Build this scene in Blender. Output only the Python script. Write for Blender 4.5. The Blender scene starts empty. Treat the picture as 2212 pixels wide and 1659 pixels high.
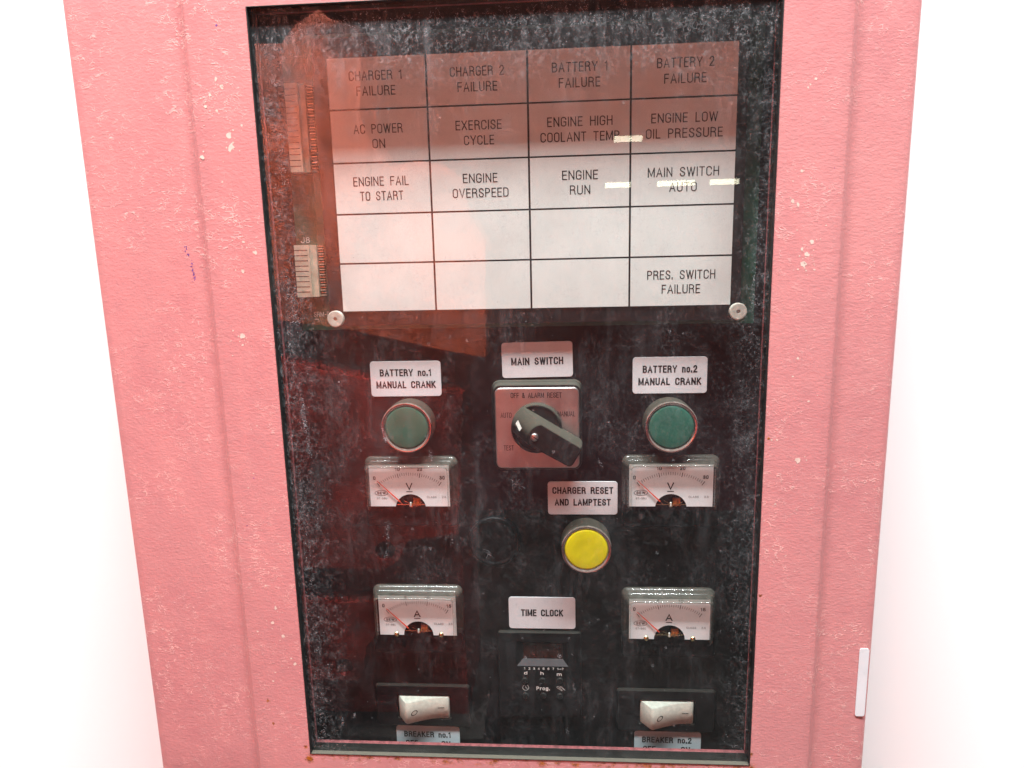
import bpy, bmesh, math, random
from mathutils import Vector, Matrix, noise
random.seed(7)
S = bpy.context.scene
COL = S.collection
BASE = 1.40            # height of the panel's local origin above the floor (m)

# local frame: x right, y up, z out of the panel towards the viewer, in millimetres
def L2W(p): return Vector((p[0]/1000.0, -p[2]/1000.0, p[1]/1000.0))
ROOT = Vector((0, 0, BASE))

# ------------------------------------------------------------------ camera
cam = bpy.data.cameras.new('camera'); cam_o = bpy.data.objects.new('camera', cam); COL.objects.link(cam_o)
cam.sensor_fit = 'HORIZONTAL'; cam.sensor_width = 36.0; cam.lens = 36.0*1500/2212
cam.clip_start = 0.01; cam.clip_end = 200
R = Matrix(((0.9975532821, 0.0105466538, 0.0691101834), (-0.0231467420, 0.9826254096, 0.1841508422), (-0.0659672471, -0.1852999526, 0.9804653231)))
A = Matrix(((1, 0, 0), (0, 0, -1), (0, 1, 0)))
M = (A @ R).to_4x4(); M.translation = ROOT + L2W((0, 0, 420)); cam_o.matrix_world = M
S.camera = cam_o

# ------------------------------------------------------------------ world: dim plant room
W = bpy.data.worlds.new('World'); S.world = W; W.use_nodes = True
nt = W.node_tree; N = nt.nodes; LK = nt.links; N.clear()
out = N.new('ShaderNodeOutputWorld'); bg = N.new('ShaderNodeBackground'); LK.new(bg.outputs[0], out.inputs[0])
tc = N.new('ShaderNodeTexCoord'); sp = N.new('ShaderNodeSeparateXYZ'); LK.new(tc.outputs['Generated'], sp.inputs[0])
rp = N.new('ShaderNodeValToRGB'); e = rp.color_ramp.elements
mr = N.new('ShaderNodeMapRange'); mr.inputs[1].default_value = -1; mr.inputs[2].default_value = 1
LK.new(sp.outputs[2], mr.inputs[0]); LK.new(mr.outputs[0], rp.inputs[0])
e[0].position = 0.24; e[0].color = (.10, .085, .075, 1)
e[1].position = 0.62; e[1].color = (.20, .14, .13, 1)
for p, c in ((.30, (.20, .06, .06, 1)), (.34, (.40, .05, .085, 1)), (.46, (.38, .11, .10, 1)), (.52, (.34, .16, .15, 1))):
    q = e.new(p); q.color = c
ab = N.new('ShaderNodeMath'); ab.operation = 'ABSOLUTE'; LK.new(sp.outputs[0], ab.inputs[0])
m2 = N.new('ShaderNodeMapRange'); m2.inputs[1].default_value = .62; m2.inputs[2].default_value = .85; LK.new(ab.outputs[0], m2.inputs[0])
mx = N.new('ShaderNodeMixRGB'); LK.new(m2.outputs[0], mx.inputs[0]); LK.new(rp.outputs[0], mx.inputs[1]); mx.inputs[2].default_value = (.28, .17, .165, 1)  # side directions get their own tone, an added reddish fill for the cards
LK.new(mx.outputs[0], bg.inputs[0]); bg.inputs[1].default_value = .70

# ------------------------------------------------------------------ lights
def area(name, loc, target, sx, sy, power, color):
    l = bpy.data.lights.new(name, 'AREA'); l.shape = 'RECTANGLE'; l.size = sx; l.size_y = sy; l.energy = power; l.color = color
    o = bpy.data.objects.new(name, l); COL.objects.link(o)
    o.location = ROOT + L2W(loc); d = (ROOT + L2W(target)) - o.location
    o.rotation_euler = d.to_track_quat('-Z', 'Y').to_euler()
    return o
area('key_light', (-30, 1900, 590), (-30, -100, 30), 2.2, .25, 236, (.935, .985, 1))
area('pump_light', (-850, 800, 350), (-440, 120, 900), .4, .4, 21, (1, .97, .93)).data.spread = math.radians(75)  # added lamp, only brightens the mirrored red casing

# ------------------------------------------------------------------ view
S.view_settings.view_transform = 'Standard'; S.view_settings.look = 'None'
S.view_settings.exposure = 0; S.view_settings.gamma = 1; S.view_settings.use_curve_mapping = False
S.render.engine = 'CYCLES'
S.cycles.transparent_max_bounces = 32; S.cycles.max_bounces = 10; S.cycles.glossy_bounces = 6
S.cycles.sample_clamp_indirect = 8

# ================================================================== materials
def new_mat(name):
    m = bpy.data.materials.new(name); m.use_nodes = True
    m.node_tree.nodes.clear(); return m, m.node_tree.nodes, m.node_tree.links
def add_out(N, LK, sh):
    o = N.new('ShaderNodeOutputMaterial'); LK.new(sh, o.inputs[0])
def coords(N, LK, scale=(1, 1, 1)):
    t = N.new('ShaderNodeTexCoord'); mp = N.new('ShaderNodeMapping'); mp.inputs['Scale'].default_value = scale
    LK.new(t.outputs['Object'], mp.inputs[0]); return mp.outputs[0]
def nz(N, LK, vec, scale, detail=4, rough=.55, dist=0):
    n = N.new('ShaderNodeTexNoise'); n.inputs['Scale'].default_value = scale; n.inputs['Detail'].default_value = detail
    n.inputs['Roughness'].default_value = rough; n.inputs['Distortion'].default_value = dist
    LK.new(vec, n.inputs['Vector']); return n.outputs['Fac']
def mrange(N, LK, v, a, b, c=0, d=1):
    m = N.new('ShaderNodeMapRange'); LK.new(v, m.inputs[0])
    for i, x in enumerate((a, b, c, d)): m.inputs[i+1].default_value = x
    return m.outputs[0]
def mth(N, LK, op, a, b=None):
    m = N.new('ShaderNodeMath'); m.operation = op
    for i, x in enumerate((a, b)):
        if x is None: continue
        if isinstance(x, (int, float)): m.inputs[i].default_value = x
        else: LK.new(x, m.inputs[i])
    return m.outputs[0]
def mixc(N, LK, f, a, b):
    m = N.new('ShaderNodeMixRGB')
    for i, x in enumerate((f, a, b)):
        if isinstance(x, (int, float)): m.inputs[i].default_value = x if i == 0 else (x, x, x, 1)
        elif isinstance(x, tuple): m.inputs[i].default_value = (*x, 1) if len(x) == 3 else x
        else: LK.new(x, m.inputs[i])
    return m.outputs[0]
def simple(name, col, rough=.5, metal=0, var=.08, nscale=120, bump=0, bscale=600, dust=0, spec=.5, coat=0):
    """principled with slight mottling, optional settled dust on upward faces"""
    m, N, LK = new_mat(name)
    b = N.new('ShaderNodeBsdfPrincipled'); v = coords(N, LK)
    n1 = nz(N, LK, v, nscale, 5, .6)
    dark = tuple(c*(1-var*2.2) for c in col); lite = tuple(min(1, c*(1+var)) for c in col)
    c = mixc(N, LK, mrange(N, LK, n1, .3, .7), dark, lite)
    r = mrange(N, LK, nz(N, LK, v, nscale*2.3, 3), .3, .7, rough*.85, min(1, rough*1.2))
    if dust:
        g = N.new('ShaderNodeNewGeometry'); s = N.new('ShaderNodeSeparateXYZ'); LK.new(g.outputs['Normal'], s.inputs[0])
        f = mrange(N, LK, s.outputs[2], .10, .5)
        f = mth(N, LK, 'MULTIPLY', f, mrange(N, LK, nz(N, LK, v, 500, 6, .7), .25, .6, .55, 1))
        f = mth(N, LK, 'MULTIPLY', f, dust)
        sm = mrange(N, LK, nz(N, LK, v, 260, 6, .75), .58, .8, 0, .16*dust)
        f = mth(N, LK, 'MAXIMUM', f, sm)
        c = mixc(N, LK, f, c, (.066, .060, .043)); r = mixc(N, LK, f, r, .95)
        mm = mth(N, LK, 'SUBTRACT', 1, f); mm = mth(N, LK, 'MULTIPLY', mm, metal); LK.new(mm, b.inputs['Metallic'])
    else: b.inputs['Metallic'].default_value = metal
    LK.new(c, b.inputs['Base Color']); LK.new(r, b.inputs['Roughness'])
    b.inputs['Specular IOR Level'].default_value = spec
    if coat: b.inputs['Coat Weight'].default_value = coat
    if bump:
        bp = N.new('ShaderNodeBump'); bp.inputs['Strength'].default_value = bump; bp.inputs['Distance'].default_value = .0006
        LK.new(nz(N, LK, v, bscale, 4), bp.inputs['Height']); LK.new(bp.outputs[0], b.inputs['Normal'])
    add_out(N, LK, b.outputs[0]); return m

def pink_paint():
    m, N, LK = new_mat('pink_textured_paint'); b = N.new('ShaderNodeBsdfPrincipled')
    v = coords(N, LK)
    big = nz(N, LK, v, 9, 3); mid = nz(N, LK, v, 60, 4)
    # wrinkles run mostly sideways
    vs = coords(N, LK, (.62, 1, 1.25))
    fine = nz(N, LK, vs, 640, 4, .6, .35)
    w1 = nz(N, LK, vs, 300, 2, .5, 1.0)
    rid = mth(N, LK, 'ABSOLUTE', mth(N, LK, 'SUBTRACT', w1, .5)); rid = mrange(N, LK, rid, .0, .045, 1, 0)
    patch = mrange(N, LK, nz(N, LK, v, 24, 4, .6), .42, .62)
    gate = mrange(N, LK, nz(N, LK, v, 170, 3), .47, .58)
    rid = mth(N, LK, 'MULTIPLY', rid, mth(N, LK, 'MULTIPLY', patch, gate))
    c = mixc(N, LK, mrange(N, LK, big, .3, .7), (.50, .196, .203), (.57, .236, .236))
    c = mixc(N, LK, mrange(N, LK, mid, .3, .75, 0, .5), c, (.60, .26, .25))
    c = mixc(N, LK, mrange(N, LK, nz(N, LK, coords(N, LK, (1.4, 1, .5)), 21, 6, .7), .42, .75, 0, .38), c, (.44, .205, .21))   # greyed, rubbed areas
    c = mixc(N, LK, mth(N, LK, 'MULTIPLY', rid, .9), c, (.74, .45, .41))     # glints on the wrinkle crests, painted into the colour
    # rust beads along the bottom edge of the window opening
    t = N.new('ShaderNodeTexCoord'); s = N.new('ShaderNodeSeparateXYZ'); LK.new(t.outputs['Object'], s.inputs[0])
    d1 = mth(N, LK, 'ABSOLUTE', mth(N, LK, 'ADD', s.outputs[2], .3155))
    near = mrange(N, LK, d1, .0004, .0042, 1, 0)
    rn = mrange(N, LK, nz(N, LK, v, 150, 5, .7), .50, .62)
    inx = mrange(N, LK, mth(N, LK, 'ABSOLUTE', mth(N, LK, 'ADD', s.outputs[0], .024)), .139, .143, 1, 0)
    rust = mth(N, LK, 'MULTIPLY', mth(N, LK, 'MULTIPLY', near, rn), inx)
    def spot(x, z, r):
        vm = N.new('ShaderNodeVectorMath'); vm.operation = 'DISTANCE'; vm.inputs[1].default_value = (x, -.034, z)
        LK.new(t.outputs['Object'], vm.inputs[0])
        dd = mth(N, LK, 'ADD', vm.outputs['Value'], mth(N, LK, 'MULTIPLY', mth(N, LK, 'SUBTRACT', nz(N, LK, v, 500, 5, .7), .5), .006))
        return mrange(N, LK, dd, r*.45, r, 1, 0)
    for q in ((-.1637, -.3175, .0032), (-.1655, -.3085, .0015), (.1155, -.3165, .003), (.1145, -.306, .0016), (-.1875, -.276, .0016), (-.186, -.292, .0012), (.116, -.20, .0012), (.1165,-.105,.0009)):
        rust = mth(N, LK, 'MAXIMUM', rust, spot(*q))
    c = mixc(N, LK, rust, c, mixc(N, LK, mrange(N, LK, nz(N, LK, v, 900, 3), .4, .6), (.42, .13, .012), (.11, .03, .012)))
    # grime gathers in the folds
    LK.new(c, b.inputs['Base Color'])
    LK.new(mrange(N, LK, mid, .3, .7, .30, .42), b.inputs['Roughness']); b.inputs['Specular IOR Level'].default_value = .5
    h = mth(N, LK, 'ADD', mth(N, LK, 'MULTIPLY', fine, .7), mth(N, LK, 'MULTIPLY', rid, .55))
    h = mth(N, LK, 'ADD', h, mth(N, LK, 'MULTIPLY', nz(N, LK, v, 190, 2), .5))
    bp = N.new('ShaderNodeBump'); bp.inputs['Strength'].default_value = .30; bp.inputs['Distance'].default_value = .0008
    LK.new(h, bp.inputs['Height']); LK.new(bp.outputs[0], b.inputs['Normal'])
    add_out(N, LK, b.outputs[0]); return m

def fresnel(N, LK, ior):
    # the same reflectance from either side of a sheet
    g = N.new('ShaderNodeNewGeometry'); fr = N.new('ShaderNodeFresnel')
    LK.new(mrange(N, LK, g.outputs['Backfacing'], 0, 1, ior, 1/ior), fr.inputs[0]); return fr.outputs[0]
def thin_glass(name, tint=(.93, .95, .94), ior=1.5, haze=0, dustcol=(.5, .5, .48), rough=.0):
    m, N, LK = new_mat(name)
    tr = N.new('ShaderNodeBsdfTransparent'); tr.inputs[0].default_value = (*tint, 1)
    gl = N.new('ShaderNodeBsdfGlossy'); gl.inputs['Roughness'].default_value = rough
    mx = N.new('ShaderNodeMixShader'); LK.new(fresnel(N, LK, ior), mx.inputs[0]); LK.new(tr.outputs[0], mx.inputs[1]); LK.new(gl.outputs[0], mx.inputs[2])
    res = mx.outputs[0]
    if haze:
        df = N.new('ShaderNodeBsdfDiffuse'); df.inputs[0].default_value = (*dustcol, 1)
        v = coords(N, LK); f = mrange(N, LK, nz(N, LK, v, 300, 5, .7), .3, .7, haze*.6, haze*1.4)
        g = N.new('ShaderNodeNewGeometry'); s = N.new('ShaderNodeSeparateXYZ'); LK.new(g.outputs['Normal'], s.inputs[0])
        f = mth(N, LK, 'ADD', f, mrange(N, LK, s.outputs[2], .15, .8, 0, haze*3.2))
        m3 = N.new('ShaderNodeMixShader'); LK.new(f, m3.inputs[0]); LK.new(res, m3.inputs[1]); LK.new(df.outputs[0], m3.inputs[2]); res = m3.outputs[0]
    add_out(N, LK, res); return m

def dusty_glass():
    m, N, LK = new_mat('dusty_window_glass')
    tr = N.new('ShaderNodeBsdfTransparent'); tr.inputs[0].default_value = (.96, .97, .965, 1)
    gl = N.new('ShaderNodeBsdfGlossy'); gl.inputs['Roughness'].default_value = .012
    mx = N.new('ShaderNodeMixShader'); LK.new(fresnel(N, LK, 1.55), mx.inputs[0]); LK.new(tr.outputs[0], mx.inputs[1]); LK.new(gl.outputs[0], mx.inputs[2])
    t = N.new('ShaderNodeTexCoord'); s = N.new('ShaderNodeSeparateXYZ'); LK.new(t.outputs['Object'], s.inputs[0]); X, Z = s.outputs[0], s.outputs[2]
    v = coords(N, LK)
    # masks
    crust = mrange(N, LK, nz(N, LK, coords(N, LK, (1, 1, .8)), 560, 10, .88, .3), .52, .68)
    drips = mrange(N, LK, nz(N, LK, coords(N, LK, (1, 1, .16)), 170, 5, .6, .3), .50, .76)
    runs = mrange(N, LK, nz(N, LK, coords(N, LK, (1, 1, .07)), 90, 3, .5), .52, .72)
    patch = mrange(N, LK, nz(N, LK, v, 22, 4, .6), .36, .66)
    patch2 = mrange(N, LK, nz(N, LK, v, 55, 5, .65), .44, .66)
    top = mrange(N, LK, Z, .085, .125)
    left = mrange(N, LK, mth(N, LK, 'ADD', X, mth(N, LK, 'MULTIPLY', nz(N, LK, v, 60, 3), .03)), -.150, -.118, 1, 0)
    right = mrange(N, LK, mth(N, LK, 'ADD', X, mth(N, LK, 'MULTIPLY', nz(N, LK, v, 50, 3), -.02)), .082, .104)
    low = mrange(N, LK, Z, -.31, -.12)
    edge = mth(N, LK, 'MAXIMUM', mth(N, LK, 'MAXIMUM', mth(N, LK, 'MULTIPLY', left, .9), mth(N, LK, 'MULTIPLY', right, .5)), mth(N, LK, 'MULTIPLY', top, 1.0))
    # veins: broken lace of dried scum
    vr = N.new('ShaderNodeTexVoronoi'); vr.feature = 'DISTANCE_TO_EDGE'; vr.inputs['Scale'].default_value = 330
    wv = N.new('ShaderNodeVectorMath'); wv.operation = 'ADD'
    nn = N.new('ShaderNodeTexNoise'); nn.inputs['Scale'].default_value = 200; nn.inputs['Detail'].default_value = 4
    LK.new(v, nn.inputs['Vector']); sc = N.new('ShaderNodeVectorMath'); sc.operation = 'SCALE'; sc.inputs['Scale'].default_value = .008
    LK.new(nn.outputs['Color'], sc.inputs[0]); LK.new(v, wv.inputs[0]); LK.new(sc.outputs[0], wv.inputs[1]); LK.new(wv.outputs[0], vr.inputs['Vector'])
    lace = mrange(N, LK, vr.outputs[0], .0, .07, 1, 0)
    lace = mth(N, LK, 'MULTIPLY', lace, mrange(N, LK, nz(N, LK, v, 140, 5, .7), .47, .62))
    # round dried drops
    vd = N.new('ShaderNodeTexVoronoi'); vd.inputs['Scale'].default_value = 62; vd.inputs['Randomness'].default_value = 1
    LK.new(coords(N, LK, (1, 1, .8)), vd.inputs['Vector'])
    dd = mth(N, LK, 'ADD', vd.outputs['Distance'], mth(N, LK, 'MULTIPLY', nz(N, LK, v, 500, 4, .7), .12))
    sr = N.new('ShaderNodeSeparateColor'); LK.new(vd.outputs['Color'], sr.inputs[0])
    drop = mth(N, LK, 'MULTIPLY', mrange(N, LK, dd, .12, .19, 1, 0), mrange(N, LK, sr.outputs[0], .80, .84))
    drop = mth(N, LK, 'MULTIPLY', drop, mrange(N, LK, sr.outputs[1], 0, 1, .15, .7))
    # faint continuous film
    a = mth(N, LK, 'MULTIPLY', patch, .012); a = mth(N, LK, 'ADD', a, .004)
    a = mth(N, LK, 'ADD', a, mth(N, LK, 'MULTIPLY', mth(N, LK, 'MULTIPLY', crust, mth(N, LK, 'ADD', mth(N, LK, 'MULTIPLY', patch2, .17), .028)), 1))
    a = mth(N, LK, 'ADD', a, mth(N, LK, 'MULTIPLY', mth(N, LK, 'MULTIPLY', drips, patch), .06))
    a = mth(N, LK, 'ADD', a, mth(N, LK, 'MULTIPLY', mth(N, LK, 'MULTIPLY', runs, patch2), .035))
    a = mth(N, LK, 'ADD', a, mth(N, LK, 'MULTIPLY', mth(N, LK, 'MULTIPLY', lace, patch), .12))
    a = mth(N, LK, 'MULTIPLY', a, mrange(N, LK, low, 0, 1, .55, 1))
    a = mth(N, LK, 'ADD', a, mth(N, LK, 'MULTIPLY', edge, mth(N, LK, 'ADD', mth(N, LK, 'MULTIPLY', crust, .50), mth(N, LK, 'MULTIPLY', lace, .24))))
    a = mth(N, LK, 'ADD', a, mth(N, LK, 'MULTIPLY', top, mth(N, LK, 'ADD', mth(N, LK, 'MULTIPLY', drips, .10), .02)))
    a = mth(N, LK, 'ADD', a, mth(N, LK, 'MULTIPLY', drop, .26))
    a = mth(N, LK, 'MINIMUM', a, .85)
    # one long scrape and a smear, as in the photo
    df = N.new('ShaderNodeBsdfDiffuse'); df.inputs[0].default_value = (.56, .58, .60, 1)
    m3 = N.new('ShaderNodeMixShader'); LK.new(a, m3.inputs[0]); LK.new(mx.outputs[0], m3.inputs[1]); LK.new(df.outputs[0], m3.inputs[2])
    add_out(N, LK, m3.outputs[0]); return m

def sticker_mat(name, col, dirt=.35):
    m, N, LK = new_mat(name); b = N.new('ShaderNodeBsdfPrincipled'); v = coords(N, LK)
    d = mrange(N, LK, nz(N, LK, v, 330, 8, .75), .52, .78); d = mth(N, LK, 'MULTIPLY', d, mrange(N, LK, nz(N, LK, v, 70, 3), .35, .65))
    c = mixc(N, LK, mrange(N, LK, nz(N, LK, v, 40, 3), .3, .7), tuple(x*.92 for x in col), tuple(min(1, x*1.05) for x in col))
    c = mixc(N, LK, mth(N, LK, 'MULTIPLY', d, dirt), c, (.25, .24, .21))
    LK.new(c, b.inputs['Base Color']); b.inputs['Roughness'].default_value = .45; add_out(N, LK, b.outputs[0]); return m

MT = {}
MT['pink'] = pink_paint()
MT['chip'] = simple('bared_primer', (.68, .52, .45), .7, var=.06, nscale=400)
MT['pen'] = simple('purple_ink', (.16, .06, .28), .6, var=.2, nscale=900)
MT['rubber'] = simple('black_rubber', (.012, .012, .012), .5, var=.3, dust=.95)
MT['rubberin'] = simple('clean_black_rubber', (.010, .010, .010), .5, var=.3, dust=.06, spec=.2)
MT['pinkdull'] = simple('shaded_pink_paint', (.27, .075, .08), .6, var=.25, nscale=300)  # darker copy of the door pink, shade put into the colour
MT['panel'] = simple('black_panel', (.008, .008, .009), .34, var=.3, nscale=60, dust=.12, spec=.28)
MT['black'] = simple('black_plastic', (.012, .013, .013), .38, var=.25, dust=.85)
MT['plug'] = simple('plug_plastic', (.005, .005, .006), .4, var=.25, spec=.2)
MT['matte'] = simple('black_moulding', (.008, .008, .009), .55, var=.2, dust=.25, spec=.12)
MT['glossblack'] = simple('gloss_black', (.006, .006, .007), .3, var=.2, spec=.25)
MT['knob'] = simple('knob_plastic', (.011, .013, .013), .36, var=.25, nscale=200, dust=.95, spec=.35)
MT['glass'] = dusty_glass()
MT['glassback'] = thin_glass('glass_body', (.98, .985, .98), 1.1)
MT['sticker'] = sticker_mat('white_sticker', (.67, .685, .71))
MT['sticker2'] = sticker_mat('silver_sticker', (.58, .66, .70))
MT['ink'] = simple('black_ink', (.012, .010, .012), .5, var=.3, nscale=500)
MT['cardtext'] = simple('card_lettering', (.012, .012, .014), .5, var=.3, nscale=500)
MT['card'] = sticker_mat('lamp_card_film', (.83, .87, .86), .10)
MT['mask'] = simple('card_mask', (.014, .012, .014), .35, var=.3)
MT['pcb'] = simple('circuit_board_green', (.012, .085, .055), .35, var=.25, nscale=90)
MT['silk'] = simple('silkscreen_white', (.6, .6, .56), .6)
MT['conn'] = simple('cream_nylon', (.52, .47, .37), .45, var=.12, nscale=200)
MT['pin'] = simple('tinned_pin', (.45, .42, .36), .35, metal=.8, var=.2)
MT['nylon'] = simple('white_nylon', (.55, .53, .46), .5, var=.15, nscale=300, bump=.2)
MT['clear'] = thin_glass('acrylic_sheet', (.97, .98, .975), 1.12, haze=.004)
MT['meterclear'] = thin_glass('meter_cover_clear', (.90, .90, .88), 1.5, haze=.12, dustcol=(.21, .195, .16), rough=.17)
MT['meterwin'] = thin_glass('meter_window', (.97, .97, .96), 1.3, rough=.02)
MT['dial'] = sticker_mat('dial_face', (.74, .77, .78), .18)
MT['red'] = simple('needle_red', (.72, .07, .03), .4, var=.1)
MT['copper'] = simple('copper_coil', (.50, .16, .05), .35, metal=.8, var=.3, nscale=700, bump=.8, bscale=900)
MT['brass'] = simple('brass_fitting', (.75, .60, .32), .25, metal=1, var=.2)
MT['chrome'] = simple('chrome_bezel', (.60, .46, .43), .2, metal=1, var=.12, nscale=90, dust=.97)
MT['collar'] = simple('dust_caked_collar', (.058, .051, .039), .7, var=.12, nscale=150, spec=.2)
MT['lip'] = simple('clouded_acrylic_rim', (.20, .185, .155), .22, var=.25, nscale=200, coat=.8, spec=.7)
nt_ = MT['lip'].node_tree; o_ = [n for n in nt_.nodes if n.type == 'OUTPUT_MATERIAL'][0]; p_ = [n for n in nt_.nodes if n.type == 'BSDF_PRINCIPLED'][0]
t_ = nt_.nodes.new('ShaderNodeBsdfTransparent'); t_.inputs[0].default_value = (.95, .94, .92, 1); x_ = nt_.nodes.new('ShaderNodeMixShader'); x_.inputs[0].default_value = .42
nt_.links.new(t_.outputs[0], x_.inputs[1]); nt_.links.new(p_.outputs[0], x_.inputs[2]); nt_.links.new(x_.outputs[0], o_.inputs[0])
MT['dull'] = simple('dull_black_plastic', (.007, .007, .008), .6, var=.2, spec=.12)
MT['satin'] = simple('satin_aluminium', (.56, .51, .50), .36, metal=.96, var=.06, nscale=40)
MT['green'] = simple('green_cap', (.022, .13, .092), .34, var=.10, nscale=60)
MT['yellow'] = simple('yellow_cap', (.66, .60, .004), .42, var=.06, nscale=130)
MT['markwhite'] = simple('white_mark', (.62, .60, .55), .6, var=.12, nscale=600)
MT['rocker'] = simple('ivory_rocker', (.53, .53, .46), .42, var=.09, nscale=350, bump=.25, bscale=420, dust=.15)
MT['lcd'] = simple('dark_red_filter', (.030, .008, .006), .2, var=.2)
MT['ledge'] = simple('grey_ledge', (.055, .06, .066), .5, var=.12)
MT['print'] = simple('white_print', (.80, .80, .77), .6, var=.05)
MT['btn'] = simple('charcoal_key', (.012, .012, .012), .5, var=.2, dust=.05, spec=.2)
MT['wall'] = simple('white_wall_paint', (.95, .95, .95), .9, var=.002, nscale=3)
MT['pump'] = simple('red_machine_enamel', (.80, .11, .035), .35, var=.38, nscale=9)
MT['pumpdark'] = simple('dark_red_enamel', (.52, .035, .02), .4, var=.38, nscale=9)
MT['floor'] = simple('floor_concrete', (.10, .095, .085), .8, var=.1, nscale=3)
mm, N_, L_ = new_mat('pale_lint'); t_ = N_.new('ShaderNodeBsdfTransparent'); d_ = N_.new('ShaderNodeBsdfDiffuse'); d_.inputs[0].default_value = (.52, .55, .58, 1)
x_ = N_.new('ShaderNodeMixShader'); L_.new(mrange(N_, L_, nz(N_, L_, coords(N_, L_), 160, 3), .3, .7, .12, .75), x_.inputs[0]); L_.new(t_.outputs[0], x_.inputs[1]); L_.new(d_.outputs[0], x_.inputs[2])
add_out(N_, L_, x_.outputs[0]); MT['fibre'] = mm
MT['body'] = simple('lamp_housing', (.6, .6, .6), .5)
mm, N_, L_ = new_mat('lamp_tube'); em = N_.new('ShaderNodeEmission'); em.inputs[0].default_value = (1, .97, .72, 1); em.inputs[1].default_value = 15
add_out(N_, L_, em.outputs[0]); MT['tube'] = mm

# ================================================================== mesh building
class MB:
    def __init__(s): s.v = []; s.f = []; s.m = []; s.sm = []; s.mats = []
    def mat(s, k):
        if k not in s.mats: s.mats.append(k)
        return s.mats.index(k)
    def add(s, vs, fs, k, smooth=False):
        b = len(s.v); s.v += [tuple(v) for v in vs]; mi = s.mat(k)
        for f in fs: s.f.append([i+b for i in f]); s.m.append(mi); s.sm.append(smooth)
    def box(s, x0, x1, y0, y1, z0, z1, k):
        vs = [(x, y, z) for z in (z0, z1) for (x, y) in ((x0, y0), (x1, y0), (x1, y1), (x0, y1))]
        s.add(vs, [(3, 2, 1, 0), (4, 5, 6, 7), (0, 1, 5, 4), (1, 2, 6, 5), (2, 3, 7, 6), (3, 0, 4, 7)], k)
    def loft(s, rings, k, smooth=False, cap0=False, cap1=True):
        """rings: [(list of (x,y), z or list z)], equal counts, ccw seen from +z, going outwards"""
        n = len(rings[0][0]); vs = []
        for pts, z in rings:
            for i, p in enumerate(pts): vs.append((p[0], p[1], z[i] if isinstance(z, (list, tuple)) else z))
        fs = []
        for r in range(len(rings)-1):
            for i in range(n):
                j = (i+1) % n; fs.append((r*n+i, r*n+j, (r+1)*n+j, (r+1)*n+i))
        s.add(vs, fs, k, smooth)
        if cap1: s.add(vs[-n:], [tuple(range(n))], k)
        if cap0: s.add(vs[:n], [tuple(reversed(range(n)))], k)
    def poly(s, pts, z, k):
        s.add([(x, y, z) for x, y in pts], [tuple(range(len(pts)))], k)
    def slab(s, pts, z0, z1, k, bev=0):
        if bev:
            c = (sum(p[0] for p in pts)/len(pts), sum(p[1] for p in pts)/len(pts))
            def ins(p, d):
                q = Vector((p[0]-c[0], p[1]-c[1])); l = q.length; q *= max(0, (l-d)/l) if l else 0; return (c[0]+q.x, c[1]+q.y)
            s.loft([(pts, z0), (pts, z1-bev), ([ins(p, bev) for p in pts], z1)], k, cap0=True)
        else: s.loft([(pts, z0), (pts, z1)], k, cap0=True)
    def bar(s, a, b, w, z, k, w2=None, h=0):
        a = Vector(a); b = Vector(b); d = (b-a).normalized(); n = Vector((-d.y, d.x)); w2 = w if w2 is None else w2
        pts = [a-n*w/2, b-n*w2/2, b+n*w2/2, a+n*w/2]
        if h: s.slab([tuple(p) for p in pts], z, z+h, k)
        else: s.poly([tuple(p) for p in pts], z, k)
    def ringshape(s, outer, inner, z, k):
        n = len(outer); vs = [(x, y, z) for x, y in outer]+[(x, y, z) for x, y in inner]
        s.add(vs, [(i, (i+1) % n, n+(i+1) % n, n+i) for i in range(n)], k)
    def build(s, name, parent=None, origin=(0, 0, 0), porigin=(0, 0, 0), label=None, kind=None, bevel=0):
        me = bpy.data.meshes.new(name); o3 = Vector(origin)
        me.from_pydata([L2W(Vector(v)-o3) for v in s.v], [], s.f)
        for k in s.mats: me.materials.append(MT[k])
        for p, mi, sm in zip(me.polygons, s.m, s.sm): p.material_index = mi; p.use_smooth = sm
        me.update()
        o = bpy.data.objects.new(name, me); COL.objects.link(o)
        if parent is not None: o.parent = parent; o.location = L2W(o3-Vector(porigin))
        else: o.location = ROOT+L2W(o3)
        if label: o['label'] = label
        if kind: o['kind'] = kind
        if bevel:
            md = o.modifiers.new('bevel', 'BEVEL'); md.width = bevel/1000; md.segments = 3; md.limit_method = 'ANGLE'; md.angle_limit = math.radians(50); md.harden_normals = False
        return o
def circle(cx, cy, r, n=48, a0=0, ry=None):
    return [(cx+r*math.cos(a0+2*math.pi*i/n), cy+(ry or r)*math.sin(a0+2*math.pi*i/n)) for i in range(n)]
def rrect(x0, x1, y0, y1, r, n=6):
    pts = []
    for cx, cy, a in ((x1-r, y0+r, -90), (x1-r, y1-r, 0), (x0+r, y1-r, 90), (x0+r, y0+r, 180)):
        for i in range(n+1):
            t = math.radians(a+90*i/n); pts.append((cx+r*math.cos(t), cy+r*math.sin(t)))
    return pts
def arcp(cx, cy, rx, ry, a0, a1, n=7):
    return [(cx+rx*math.cos(math.radians(a0+(a1-a0)*i/n)), cy+ry*math.sin(math.radians(a0+(a1-a0)*i/n))) for i in range(n+1)]
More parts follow.
